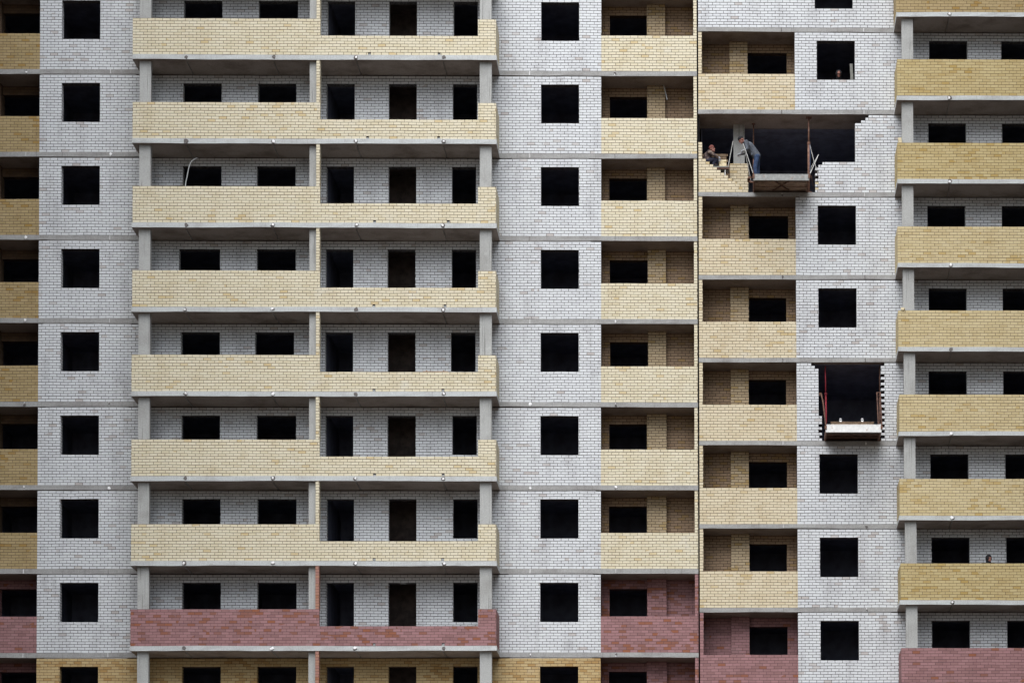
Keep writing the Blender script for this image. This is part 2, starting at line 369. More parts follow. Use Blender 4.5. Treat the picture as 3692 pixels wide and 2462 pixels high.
def balcony_parapet(parent, x0, x1, steps, zt, bh, mat, drains=(), open_right=False):
    """steps: [(x_from, x_to, courses)] along the front; full height on both returns"""
    y0, y1 = -1.30, -1.18
    xs = [x0, x0 + .12, x1 - .12, x1] + [a for s_ in steps for a in s_[:2]] + [d for q in drains for d in (q - .05, q + .05)]
    zs = [-.02, bh] + [s_[2] * bh for s_ in steps]
    def s(x, y, z):
        if y > y1 and not (x < x0 + .12 or (x > x1 - .12 and not open_right)): return False
        if z < bh and y < y1 and any(abs(x - d) < .05 for d in drains) and z > -.001: return False
        h = 13 * bh
        if y < y1:
            for a, b, n in steps:
                if a < x < b: h = n * bh
        return z < h
    zs.append(0)
    o = vox("balcony_parapet", xs, [y0, y1, -.014], zs, s, mat, parent, (x0, y0, zt))
    for d in drains:
        b = bmesh.new(); add_box(b, (0, .05, .028), (.085, .05, .05)); mesh_obj("drain_outlet", b, GREYP, o, (d, y0 - .01, zt + .006))
    return o

A_EDGE = 24.092; B_EDGE = 24.146
for k in range(9):
    zt = zA(k); top = PA - TA                        # clear height
    c = HA; wt = 28 * c
    dr = .004 * (k - 3.5)                             # the upper storeys lean a little
    white = WHITE[0] if k < 8 else OCHR
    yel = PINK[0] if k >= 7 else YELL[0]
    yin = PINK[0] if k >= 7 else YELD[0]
    lo = A_OPEN[k]; s0, s1 = 11 * c, 25 * c
    w1 = (2.12 + dr, 3.44 + dr); wm = (18.66 - dr * 2, 19.98 - dr * 2)
    jx = [w1, (lo[0], lo[1]), (lo[2], lo[3]), (lo[4], lo[5]), (lo[6], lo[7]), (lo[8], lo[9]), wm]
    holes = [(a, b, s0, s1) for a, b in jx]
    for i in (3, 4): holes[i] = (holes[i][0], holes[i][1], 0.0, s1)
    xr = 20.75 - dr * 2
    wl = wall_with_holes("brick_wall", 1.35, xr, 0, .25, wt, holes, white, blockA, (1.35, 0, zt))
    for i, (a, b) in enumerate(jx):
        nm = "door_opening" if i in (3, 4) else "window_opening"
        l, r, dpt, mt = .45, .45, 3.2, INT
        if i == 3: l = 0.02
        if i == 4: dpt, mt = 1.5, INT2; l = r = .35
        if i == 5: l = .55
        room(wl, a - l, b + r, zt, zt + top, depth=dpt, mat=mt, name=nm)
    # strip of pale mortar packed under the slab above
    for a, b in ((1.36, 4.7), (17.3, 20.7)):
        if (k + (a > 10)) % 4 != 2:
            bm = bmesh.new(); add_box(bm, ((b - a) * .5, .06, 0), ((b - a) * rnd.uniform(.75, .99), .1, top - wt - .008))
            mesh_obj("mortar_bed", bm, SEAM, wl, (a, .0, zt + (wt + top) / 2))
    # left loggia
    ll = vox("loggia_wall", [-1.06, -1.0, -.85, -.21, 1.10, 1.35, 1.47], [.25, .83, 1.08, 1.33], [-.02, s0, s1, top], lambda x, y, z:
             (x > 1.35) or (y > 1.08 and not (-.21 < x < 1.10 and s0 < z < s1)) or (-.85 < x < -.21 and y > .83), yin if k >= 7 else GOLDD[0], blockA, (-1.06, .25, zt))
    room(ll, -.6, 1.3, zt, zt + top, y0=1.335, depth=2.6, name="window_opening")
    vox("loggia_parapet", [-1.06, 1.348], [0, .12], [-.02, 13 * c], lambda *a: True, yel if k >= 7 else GOLD[0], blockA, (-1.06, 0, zt))
    # right-hand loggia beside the joint
    la, lb, lc = A_LOG[k]
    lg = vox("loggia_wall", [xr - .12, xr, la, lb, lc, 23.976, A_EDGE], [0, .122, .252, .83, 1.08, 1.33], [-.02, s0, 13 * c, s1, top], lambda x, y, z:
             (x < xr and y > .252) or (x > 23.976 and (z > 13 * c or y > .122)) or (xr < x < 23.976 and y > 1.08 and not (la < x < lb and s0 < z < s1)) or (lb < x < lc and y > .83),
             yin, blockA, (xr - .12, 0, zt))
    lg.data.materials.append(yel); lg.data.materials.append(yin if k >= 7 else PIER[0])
    for p in lg.data.polygons:
        if abs(p.center.y - .83) < .01 and lb < p.center.x + xr - .12 < lc: p.material_index = 2
    for p in lg.data.polygons:                       # the end pier stands in the facade, in the parapet brick without the recess shade
        if p.center.x + xr - .12 > 23.97 and p.center.y < .06: p.material_index = 1
    room(lg, la - .1, lb + .3, zt, zt + top, y0=1.335, depth=2.6, name="window_opening")
    vox("loggia_parapet", [xr + .002, A_EDGE], [0, .12], [-.02, 13 * c], lambda *a: True, yel, blockA, (xr, 0, zt))
    # balcony: parapet, columns, brick pilaster
    dx = (0.02, 0, -.02, -.02, 0.0, -.01, -.02, .0, 0)[k]
    dd = ((12.907, 15.285), (12.85, 15.27), (13.089, 15.60), (13.07, 15.49), (13.08, 15.42), (13.10, 15.43), (13.09, 15.41), (13.09, 15.43), ())[k]
    if k < 8:
        balcony_parapet(blockA, 4.85 - dx * .5, 17.23, [(4.85 - dx * .5, 11.232, 13), (11.232, 16.614, 7), (16.614, 17.23, 13)], zt, c, yel, drains=dd)
    column(blockA, 5.047, 5.43, -1.15, -.93, zt, top)
    column(blockA, 10.849, 11.098, -1.15, -.93, zt, top)
    column(blockA, 16.66, 17.062, -1.15, -.93, zt, top)
    vox("brick_pilaster", [11.100, 11.225], [-1.30, -1.04], [13 * c + .002, top - .002], lambda *a: True, ORNG if k >= 7 else YELL[0], blockA, (11.10, -1.30, zt))

JF = [6.66, 9.632, 12.462, 15.427]
for k in range(-1, 9):
    slab(blockA, -1.06, A_EDGE + .006, 4.83, 17.25, zA(k), TA, JF, [.888, 3.793, 18.289, 21.243] if k >= 0 else [], k, 100 + k)
# the storeys outside the picture, plain
def rest_of_block(parent, x0, x1, ztop_low, zlow_top, mat):
    vox("lower_storeys_wall", [x0, x1], [0, 5.6], [-ztop_low, 0], lambda *a: True, mat, parent, (x0, 0, ztop_low))
    vox("upper_storeys_wall", [x0, x1], [0, 5.6], [0, 8.5], lambda *a: True, mat, parent, (x0, 0, zlow_top))
rest_of_block(blockA, -1.06, A_EDGE, zA(8) - TA - .004, zA(-1) + .004, WHITE[0])
# side and back walls of the open storeys
for (par, xa, xb, z0, z1) in ((blockA, -1.06, 24.092, zA(8), zA(-1) - TA), (blockB, 24.146, 37.0, zB(8), zB(-1) - TB)):
    vox("rear_wall", [xa, xb], [5.62, 5.9], [0, z1 - z0], lambda *a: True, INT, par, (xa, 5.62, z0))

# ------------------------------------------------------------------ block B (right)
for k in range(9):
    zt = zB(k); top = PB - TB; c = HB; wt = 28 * c
    s0, s1 = 11 * c, 25 * c
    yel = PINK[1] if k >= 8 else YELL[1]
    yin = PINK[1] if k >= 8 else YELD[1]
    dr = .0055 * (k - 4)
    wb = (28.29 + dr, 29.62 + dr) if k else (28.21, 29.54)
    bo = B_OPEN[k]
    xl = 27.52 + dr * .8 if k else B_EDGE
    holes = [(bo[0], bo[1], s0, s1), (bo[2], bo[2] + 1.33, s0, s1)]
    sw = s0 if k else 7 * c - .012
    jx = [(bo[0], bo[1]), (bo[2], bo[2] + 1.33)]
    extra, edges = None, []
    if k == 2:
        L = [28.203, 28.317, 28.203, 28.317, 28.203, 28.317, 28.203, 28.317, 28.203, 28.317, 28.455] + [29.60] * 14 + [29.81, 29.964, 30.071]
        edges = sorted(set(L))
        extra = lambda x, z: x > L[min(27, max(0, int(z / HB)))]
    elif k == 5:
        LE = {r: 28.279 for r in range(9, 26)}; LE.update({r: 28.393 for r in range(9)}); LE.update({27: 28.028, 26: 28.153, 1: 28.30, 3: 28.27, 5: 28.27})
        RE = {r: (30.574 if r % 2 and r < 24 else 30.449) for r in range(28)}; RE[27] = 30.574
        edges = sorted(set(LE.values()) | set(RE.values()))
        extra = lambda x, z: x < LE[min(27, max(0, int(z / HB)))] or x > RE[min(27, max(0, int(z / HB)))]
    else:
        holes.insert(0, (wb[0], wb[1], sw, s1)); jx.insert(0, wb)
    wl = wall_with_holes("brick_wall", xl, 37.0, 0, .25, wt, holes, WHITE[1], blockB, (xl, 0, zt), extra, edges, HB)
    if k == 2: wl["label"] = "unfinished white brick wall with a stepped broken edge"
    if k == 5: wl["label"] = "white brick wall broken through, with toothed edges"
    for i, (a, b) in enumerate(jx):
        room(wl, a - .45, b + .45, zt, zt + top, name="window_opening")
    if k % 3 != 1 and k not in (2, 5):
        bm = bmesh.new(); add_box(bm, (1.6, .06, 0), (3.1, .1, top - wt - .006)); mesh_obj("mortar_bed", bm, SEAM, wl, (27.6, 0, zt + (wt + top) / 2))
    if k == 2:
        room(wl, 24.27, 31.3, zt, zt + top, y0=1.34, depth=4.0, name="room_interior")
        vox("side_wall", [30.9, 31.2], [.252, 1.33], [.002, top - .002], lambda *a: True, INT, blockB, (30.9, .252, zt))
        vox("side_wall", [B_EDGE + .001, B_EDGE + .03], [.126, 5.6], [.002, top - .002], lambda *a: True, GAPM, blockB, (B_EDGE, .126, zt))  # left side wall coloured near-black to read as shaded
        for r in (1, 3):
            vox("backing_brick", [28.205, 28.312], [.02, .12], [.006, HB - .012], lambda *a: True, CREAM, wl, (28.205, .02, zt + r * HB))
    if k == 5: room(wl, 27.7, 31.3, zt, zt + top, depth=4.4, name="room_interior")
    la, lb, lc = B_LOG[k]
    pe = 24.271
    if k == 2:
        vox("loggia_parapet", [B_EDGE, pe] + [25.80 - .1275 * r for r in range(12)], [0, .12], [-.02] + [HB * i for i in range(1, 19)],
            lambda x, y, z: x < (25.80 - .1275 * max(0, int(z / HB)) if z < 12 * HB else pe), yel, blockB, (B_EDGE, 0, zt))["label"] = "half-built yellow parapet rising in steps to the left"
        vox("loggia_wall", [B_EDGE, pe, 25.12, 25.17, 25.242], [.122, 1.08, 1.2, 1.33], [-.02] + [HB * i for i in range(1, 20)],
            lambda x, y, z: (x < pe) and z < 18 * HB or (y > 1.08 and x > pe and x < (25.17 if int(z / HB) % 2 else 25.12) or (y > 1.08 and x > 25 and z < 14 * HB)) and z < 18.4 * HB, yin, blockB, (B_EDGE, .122, zt))
        vox("brick_pier", [25.242, 25.885], [.83, .95], [-.02, 13.5 * HB], lambda *a: True, YELL[1], blockB, (25.242, .83, zt))
        column(blockB, 25.366, 25.758, .97, 1.25, zt, top)
    elif k > 0:
        lg = vox("loggia_wall", [B_EDGE, pe, la, lb, lc, xl, xl + .12], [0, .122, .252, .83, 1.08, 1.33], [-.02, s0, 13 * c, s1, top], lambda x, y, z:
                 (x > xl and y > .252) or (x < pe and (z > 13 * c or y > .122)) or (pe < x < xl and y > 1.08 and not (lb < x < lc and s0 < z < s1)) or (la < x < lb and y > .83),
                 yin, blockB, (B_EDGE, 0, zt))
        lg.data.materials.append(yel); lg.data.materials.append(yin if k >= 8 else PIER[1])
        for p in lg.data.polygons:
            if abs(p.center.y - .83) < .01 and la < p.center.x + B_EDGE < lb: p.material_index = 2
            if p.center.x + B_EDGE < pe + .01 and p.center.y < .06: p.material_index = 1
        room(lg, lb - .02, lc + .1, zt, zt + top, y0=1.335, depth=2.6, name="window_opening")
        vox("loggia_parapet", [B_EDGE, xl - .002], [0, .12], [-.02, 13 * c], lambda *a: True, yel, blockB, (B_EDGE, 0, zt))
    dx = (-.02, 0, -.01, -.02, -.01, .01, 0.0, .02, .03)[k]
    balcony_parapet(blockB, 30.98 + dx, 37.0, [(30.98 + dx, 37.0, 13)], zt, c, PINK[1] if k == 8 else (GOLD[1], YELG, YELG, YELR, YELR, YELR, YELR, YELG)[k], open_right=True)
    column(blockB, 31.154 + dx, 31.544 + dx, -1.15, -.93, zt, top)
for k in range(-1, 9):
    slab(blockB, B_EDGE - .008, 37.0, 30.96, 37.0, zB(k), TB, [32.769, 35.72], [27.04, 29.909] if k >= 0 else [], k, 200 + k)
rest_of_block(blockB, B_EDGE, 37.0, zB(8) - TB - .004, zB(-1) + .004, WHITE[1])

jb = bmesh.new(); add_box(jb, (0, 0, 0), (.0535, .05, 44.)); mesh_obj("joint_shade_strip", jb, GAPM, blockB, ((A_EDGE + B_EDGE) / 2, .5, 26.))  # black strip set into the open joint, painted in place of its shade

# ------------------------------------------------------------------ unseen wings added outside the frame to shade both ends of the facade
def shade_wing(x0, x1, label):  # invented block that only darkens the facade beside it
    t = tag(empty("added_shade_wing", ((x0 + x1) / 2, -14, 0)), label, "building")
    H = 62.0
    vox("shade_wing_body", [x0, x1], [-34.0, 5.9], [0, H], lambda *a: True, DARKW, t, (x0, -34.0, 0))
    vox("shade_wing_cap", [x0 - .3, x1 + .3], [-34.3, 5.92], [0, .4], lambda *a: True, CON, t, (x0, -34.3, H + .002))
    return t
shade_wing(-12.0, -1.10, "plain tall unseen block added to shade the left end of the facade")
shade_wing(37.05, 47.0, "plain tall unseen block added to shade the right end of the facade")

#@@THINGS@@
# ------------------------------------------------------------------ people
def cap_hull(bm, p, r1, q, r2, sub=2):
    """tapered limb: hull of two spheres"""
    b = bmesh.new()
    bmesh.ops.create_icosphere(b, subdivisions=sub, radius=r1, matrix=Matrix.Translation(Vector(p)))
    bmesh.ops.create_icosphere(b, subdivisions=sub, radius=r2, matrix=Matrix.Translation(Vector(q)))
    res = bmesh.ops.convex_hull(b, input=b.verts)
    dead = [g_ for g_ in res["geom_interior"] if isinstance(g_, bmesh.types.BMVert)]
    if dead: bmesh.ops.delete(b, geom=dead, context='VERTS')
    m = bpy.data.meshes.new("tmp"); b.to_mesh(m); b.free(); bm.from_mesh(m); bpy.data.meshes.remove(m)
def ell(bm, c, s, rot=None):
    m = Matrix.Translation(Vector(c)) @ (rot.to_4x4() if rot else Matrix.Identity(4)) @ Matrix.Diagonal((*s, 1))
    bmesh.ops.create_icosphere(bm, subdivisions=3, radius=1.0, matrix=m)
def fused(name, bm, voxel, mat, parent, loc, it=3):
    """one continuous skin grown over the limbs"""
    me = bpy.data.meshes.new(name); bm.to_mesh(me); bm.free()
    o = bpy.data.objects.new(name, me); C.objects.link(o)
    md = o.modifiers.new("r", 'REMESH'); md.mode = 'VOXEL'; md.voxel_size = voxel
    sm = o.modifiers.new("s", 'SMOOTH'); sm.factor = .5; sm.iterations = it
    dg = bpy.context.evaluated_depsgraph_get(); dg.update()
    m2 = bpy.data.meshes.new_from_object(o.evaluated_get(dg)); m2.name = name
    bpy.data.objects.remove(o); bpy.data.meshes.remove(me)
    m2.materials.clear(); m2.materials.append(mat)
    for p in m2.polygons: p.use_smooth = True
    o = bpy.data.objects.new(name, m2)
    for v_ in m2.vertices: v_.co -= Vector(loc)
    return link(o, parent, loc)

def person(label, J, jacket, trousers, headgear, face_dir, upv, grp=None, glove=None, hood=False, gear_mat=BLACK):
    """J: joints in world metres. head, neck, chest, pelvis, and per side shoulder/elbow/wrist/fingers, hip/knee/ankle/toe"""
    base = min(J["ankle"][0][2], J["ankle"][1][2])
    t = tag(empty("person", (J["pelvis"][0], J["pelvis"][1], base - .08)), label, "person", grp)
    V = lambda q: Vector(q)
    H = V(J["head"]); f = Vector(face_dir).normalized(); u = (Vector(upv) - f * Vector(upv).dot(f)).normalized(); s = f.cross(u)
    rot = Matrix((s, f, u)).transposed()
    L = lambda x, y, z: H + s * x + f * y + u * z
    b = bmesh.new()
    ell(b, L(0, -.012, .025), (.076, .095, .100), rot); ell(b, L(0, .022, -.045), (.056, .068, .070), rot)
    ell(b, L(0, .100, -.018), (.013, .022, .024), rot); ell(b, L(0, .084, -.066), (.024, .012, .009), rot)
    ell(b, L(0, .078, -.100), (.024, .018, .018), rot); ell(b, L(0, .083, .022), (.052, .018, .012), rot)
    for q in (-1, 1): ell(b, L(q * .077, -.008, -.008), (.012, .022, .034), rot)
    cap_hull(b, V(J["neck"]), .056, L(0, -.02, -.05), .055)
    for i in (0, 1):
        sh, el, wr = V(J["shoulder"][i]), V(J["elbow"][i]), V(J["wrist"][i])
        cap_hull(b, sh, .052, el, .040); cap_hull(b, el, .040, wr, .027)
        fd = V(J["fingers"][i]).normalized(); pn = fd.orthogonal().normalized(); pw = fd.cross(pn)
        pc = wr + fd * .085
        cap_hull(b, wr, .026, wr + fd * .03, .030)
        for a in (-1.5, -.5, .5, 1.5): cap_hull(b, wr + fd * .03 + pw * a * .012, .015, pc + pw * a * .018, .012)
        for a, ln in ((-1.5, .055), (-.5, .07), (.5, .075), (1.5, .065)):
            k0 = pc + pw * a * .021; k1 = k0 + fd * ln * .5 + pn * .012; k2 = k1 + fd * ln * .38 + pn * .026
            cap_hull(b, k0, .0105, k1, .0095, 1); cap_hull(b, k1, .0095, k2, .008, 1)
        th = wr + fd * .035 - pw * .03; t1 = th + fd * .035 - pw * .03 + pn * .012
        cap_hull(b, th, .015, t1, .011, 1); cap_hull(b, t1, .011, t1 + fd * .03 + pn * .014, .009, 1)
        hp, kn, an, to = (V(J[n][i]) for n in ("hip", "knee", "ankle", "toe"))
        cap_hull(b, hp, .085, kn, .058); cap_hull(b, kn, .055, an, .038); cap_hull(b, an, .038, to, .034)
    cap_hull(b, V(J["pelvis"]), .12, V(J["chest"]), .125); cap_hull(b, V(J["shoulder"][0]), .06, V(J["shoulder"][1]), .06)
    cap_hull(b, V(J["chest"]), .12, V(J["neck"]), .06)
    body = fused("body", b, .0065, SKIN, t, J["pelvis"])
    b = bmesh.new()
    for q in (-1, 1): ell(b, L(q * .030, .086, .004), (.013, .008, .007), rot)
    mesh_obj("eyes", b, HAIR, t, (0, 0, 0), True)
    # jacket
    b = bmesh.new()
    cap_hull(b, V(J["pelvis"]) + (V(J["chest"]) - V(J["pelvis"])) * .05, .150, V(J["chest"]), .160)
    cap_hull(b, V(J["chest"]), .155, V(J["neck"]), .075); cap_hull(b, V(J["shoulder"][0]), .078, V(J["shoulder"][1]), .078)
    for i in (0, 1):
        sh, el, wr = V(J["shoulder"][i]), V(J["elbow"][i]), V(J["wrist"][i])
        cap_hull(b, sh, .078, el, .060); cap_hull(b, el, .060, wr, .043)
        cap_hull(b, V(J["chest"]), .13, V(J["pelvis"]) + (V(J["hip"][i]) - V(J["pelvis"])) * .6, .125)
    for q in J.get("hem", ()): cap_hull(b, V(J["chest"]) * .4 + V(J["pelvis"]) * .6, .12, V(q), .03)
    if hood: ell(b, L(0, -.035, .02), (.115, .105, .135), rot); cap_hull(b, V(J["neck"]), .085, L(0, -.05, -.04), .095)
    fused("jacket", b, .010, jacket, t, J["chest"], 4)
    # trousers
    b = bmesh.new()
    for i in (0, 1):
        hp, kn, an = (V(J[n][i]) for n in ("hip", "knee", "ankle"))
        cap_hull(b, hp, .105, kn, .080); cap_hull(b, kn, .078, an, .062); cap_hull(b, V(J["pelvis"]), .125, hp, .11)
    fused("trousers", b, .010, trousers, t, J["pelvis"], 4)
    for i in (0, 1):
        b = bmesh.new(); an, to = V(J["ankle"][i]), V(J["toe"][i])
        cap_hull(b, an, .052, an - Vector((0, 0, .03)), .05); cap_hull(b, an - Vector((0, 0, .03)), .048, to - Vector((0, 0, .0)), .042)
        fused("boot", b, .010, BLACK, t, J["ankle"][i], 2)
    if headgear:
        b = bmesh.new(); ell(b, L(0, -.018, .062), (.088, .105, .088), rot); cap_hull(b, L(0, -.02, .045), .085, L(0, -.015, .08), .078)
        h = fused("cap", b, .009, gear_mat, t, J["head"], 3)
    if glove:
        for i in (0, 1):
            b = bmesh.new(); wr = V(J["wrist"][i]); fd = V(J["fingers"][i]).normalized(); pn = fd.orthogonal().normalized(); pw = fd.cross(pn)
            for a in (-1.5, -.5, .5, 1.5):
                cap_hull(b, wr + pw * a * .012, .026, wr + fd * .085 + pw * a * .02, .018)
                cap_hull(b, wr + fd * .085 + pw * a * .023, .015, wr + fd * .135 + pw * a * .023 + pn * .028, .0125, 1)
            cap_hull(b, wr + fd * .03 - pw * .03, .02, wr + fd * .075 - pw * .062 + pn * .02, .014, 1)
            fused("glove", b, .007, glove, t, J["wrist"][i], 2)
    return t

ZD = zB(2)                                            # floor of the broken-open storey
person("man in grey jacket, dark cap and blue jeans bending over on the upper platform",
       dict(head=(25.625, -.62, 35.085), neck=(25.735, -.58, 35.03), chest=(25.90, -.55, 34.90), pelvis=(26.165, -.52, 34.56),
            shoulder=[(25.80, -.76, 34.97), (25.83, -.36, 34.96)], elbow=[(25.83, -.84, 34.70), (25.70, -.34, 34.73)],
            wrist=[(25.73, -.88, 34.63), (25.62, -.42, 34.68)], fingers=[(-.9, 0, -.45), (-.9, -.1, -.4)],
            hip=[(26.17, -.63, 34.50), (26.17, -.42, 34.50)], knee=[(26.10, -.66, 34.09), (26.19, -.40, 34.08)],
            ankle=[(26.14, -.66, 33.665), (26.22, -.40, 33.665)], toe=[(25.99, -.70, 33.625), (26.07, -.42, 33.625)], hem=[(25.98, -.66, 34.56)]),
       JACK, JEAN, True, (-.72, -.28, -.62), (-.55, 0, .83), "bricklayers at work on the facade", glove=GLOV)
ZP = 34.50                                            # mason's scaffold plank top
person("man in camouflage jacket and reddish cap crouching behind the stepped yellow parapet",
       dict(head=(24.62, .40, 35.15), neck=(24.555, .42, 35.05), chest=(24.47, .45, 34.92), pelvis=(24.42, .47, 34.72),
            shoulder=[(24.52, .26, 35.00), (24.45, .62, 35.00)], elbow=[(24.68, .20, 34.88), (24.66, .66, 34.86)],
            wrist=[(24.84, .24, 34.80), (24.84, .60, 34.80)], fingers=[(.5, 0, -.85), (.5, 0, -.85)],
            hip=[(24.46, .37, 34.70), (24.46, .57, 34.70)], knee=[(24.82, .30, 34.79), (24.82, .64, 34.79)],
            ankle=[(24.66, .34, 34.585), (24.66, .60, 34.585)], toe=[(24.80, .30, 34.55), (24.80, .64, 34.55)]),
       CAMO, NAVY, True, (.85, -.45, .12), (-.1, 0, 1), "bricklayers at work on the facade", glove=GLOV, gear_mat=REDC)
z1 = zB(1)
person("hooded man peering over a window sill one storey above the broken-open wall",
       dict(head=(29.055, .36, 37.80), neck=(29.055, .45, 37.66), chest=(29.06, .56, 37.50), pelvis=(29.06, .80, 37.22),
            shoulder=[(28.90, .52, 37.58), (29.22, .52, 37.58)], elbow=[(28.84, .46, 37.44), (29.30, .46, 37.44)],
            wrist=[(28.87, .21, 37.495), (29.265, .21, 37.495)], fingers=[(0, -1, -.12), (0, -1, -.12)],
            hip=[(28.96, .82, 37.18), (29.16, .82, 37.18)], knee=[(28.95, .72, 36.84), (29.17, .72, 36.84)],
            ankle=[(28.95, .84, 36.505), (29.17, .84, 36.505)], toe=[(28.94, .70, 36.465), (29.18, .70, 36.465)]),
       BLACK, NAVY, False, (0, -1, -.25), (0, 0, 1), "onlookers", hood=True)
z8 = zB(7)
person("man in black hood and cap behind the lowest yellow parapet on the right",
       dict(head=(34.087, -.75, 20.53), neck=(34.07, -.71, 20.40), chest=(34.06, -.69, 20.24), pelvis=(34.06, -.68, 19.86),
            shoulder=[(33.88, -.70, 20.33), (34.24, -.68, 20.33)], elbow=[(33.84, -.72, 20.07), (34.29, -.70, 20.07)],
            wrist=[(33.90, -.90, 19.95), (34.22, -.90, 19.95)], fingers=[(.2, -1, -.3), (-.2, -1, -.3)],
            hip=[(33.96, -.68, 19.80), (34.16, -.68, 19.80)], knee=[(33.95, -.70, 19.44), (34.17, -.70, 19.44)],
            ankle=[(33.95, -.67, z8 + .115), (34.17, -.67, z8 + .115)], toe=[(33.94, -.82, z8 + .075), (34.18, -.82, z8 + .075)]),
       BLACK, NAVY, True, (.45, -.9, .02), (0, 0, 1), "onlookers", hood=True)

# ------------------------------------------------------------------ loading platforms pushed out through the open walls
def platform(label, x0, x1, zb, bh_, beam_mat, under_mat, brace):
    t = tag(empty("loading_platform", ((x0 + x1) / 2, -.2, zb)), label, "platform", "cantilevered loading platforms")
    b = bmesh.new(); cx = (x0 + x1) / 2; L_ = x1 - x0
    add_box(b, (0, 0, bh_ / 2), (L_, .012, bh_ - .004)); add_box(b, (0, .035, bh_ - .005), (L_, .09, .012)); add_box(b, (0, .035, .006), (L_, .09, .012))
    mesh_obj("front_beam", b, beam_mat, t, (cx, -1.155, zb))
    for x in (x0 + .03, x1 - .03):
        b = bmesh.new(); add_box(b, (0, .90, bh_ * .42), (.05, 1.9, bh_ * .8)); mesh_obj("side_beam", b, RUST, t, (x, -1.06, zb))
    b = bmesh.new(); add_box(b, (0, .90, 0), (L_ - .12, 1.9, .01))
    for yy in (.25, .7): add_box(b, (0, yy, -.02), (L_ - .12, .05, .035))
    mesh_obj("deck", b, under_mat, t, (cx, -1.06, zb + .075))
    if brace:
        for s_ in (-1, 1):
            b = bmesh.new(); d = Vector((s_ * L_ * .30, 1.0, 0)); n_ = d.length
            add_box(b, (0, 0, 0), (n_, .045, .02), Matrix.Rotation(math.atan2(d.y, d.x), 3, 'Z')); mesh_obj("cross_brace", b, RUSTD, t, (cx, -.60, zb + .022 + .012 * s_))
    for x in (x0, x1):
        b = bmesh.new(); add_tube(b, (0, -.03, bh_ * .5), (0, -.03, bh_ + .05), .022); add_box(b, (0, -.03, bh_ * .6), (.07, .04, .12))
        mesh_obj("corner_lug", b, RUST, t, (x, -1.14, zb))
    return t

zp = zB(2) + .006
pl = platform("grey steel loading platform jutting from the upper broken-open wall, with crossed braces beneath", 26.036, 27.948, zp, .215, GREYP, UNDER, True)
def bar(name, parent, pts, r, mat):
    p0 = Vector(pts[0]); b = bmesh.new(); poly_tube(b, [Vector(p) - p0 for p in pts], r); return mesh_obj(name, b, mat, parent, p0)
bar("sling_bar", pl, [(25.69, -1.13, 34.77), (26.02, -1.16, 33.74)], .012, ROPE)
bar("sling_bar", pl, [(25.70, -1.10, 34.73), (25.95, -.60, 33.70)], .012, ROPE)
bar("sling_bar", pl, [(28.277, -1.0, 34.445), (27.99, -1.15, 33.75)], .012, ROPE)
bar("sling_bar", pl, [(28.27, -.98, 34.43), (28.05, -.80, 34.12), (27.96, -.55, 33.75)], .012, ROPE)
bar("hook", pl, [(25.94, -1.10, 33.62), (25.86, -.98, 33.63), (25.86, -.80, 33.58), (26.03, -.75, 33.56)], .035, RUST)
for x0_, x1_ in ((26.262, 26.995), (27.024, 27.755)):
    b = bmesh.new(); add_box(b, (0, 0, .045), (x1_ - x0_, .035, .09)); add_box(b, (0, -.0, .098), (x1_ - x0_, .07, .016))
    tag(mesh_obj("toe_board", b, (GREYL,), None, ((x0_ + x1_) / 2, -.72, zp + .205 - .0), False),
        ("pale-topped board on edge on the grey platform, nearer the bending man", "pale-topped board on edge on the grey platform, nearer the thick rusty prop")[x0_ > 27], "board", "boards on the platforms")
b = bmesh.new()
for x_ in (26.3, 26.95, 27.07, 27.72): add_box(b, (x_ - 27.0, 0, 0), (.04, .05, .125))
mesh_obj("board_bearer", b, RUSTD, pl, (27.0, -.72, zp + .143))

zq = zB(5) + .006
p5 = platform("white-painted rusty loading platform jutting from the tall hole in the white wall", 28.474, 30.388, zq, .265, WHITEP, RUSTD, False)
bar("sling_bar", p5, [(28.475, -1.16, 25.05), (28.40, -.85, 25.9), (28.352, -.65, 26.22), (28.335, -.63, 26.275), (28.305, -.62, 26.28), (28.29, -.62, 26.20)], .026, RUSTD)
for x_ in (30.285, 30.40):
    bar("sling_bar", p5, [(x_, -.35, 26.38), (x_ - .005, -1.12, 25.06)], .024, RUSTD)
bar("sling_bar", p5, [(30.27, -.35, 26.38), (30.415, -.35, 26.38)], .024, RUSTD)
b = bmesh.new(); add_box(b, (0, 0, .04), (1.47, .04, .075)); add_box(b, (0, 0, .086), (1.50, .09, .016))
tag(mesh_obj("timber_board", b, WOOD, None, (29.404, -.80, zq + .265 + .085)), "long brown board lying on the white-painted platform", "board", "boards on the platforms")
b = bmesh.new()
for x_ in (-.66, 0, .66): add_box(b, (x_, 0, 0), (.06, .08, .27))
mesh_obj("board_bearer", b, RUSTD, p5, (29.404, -.80, zq + .214))
for x_ in (29.0, 29.745):
    b = bmesh.new(); add_box(b, (0, 0, .045), (.075, .03, .09)); add_tube(b, (0, -.015, .09), (0, .015, .09), .0375, seg=16)
    tag(mesh_obj("concrete_spacer", b, PATCH, None, (x_, -.80, zq + .265 + .179)),
        "small round-topped pale lug on the brown board, " + ("nearer the red prop" if x_ < 29.4 else "farther from the red prop"), "spacer", "round-topped lugs on the long brown board")

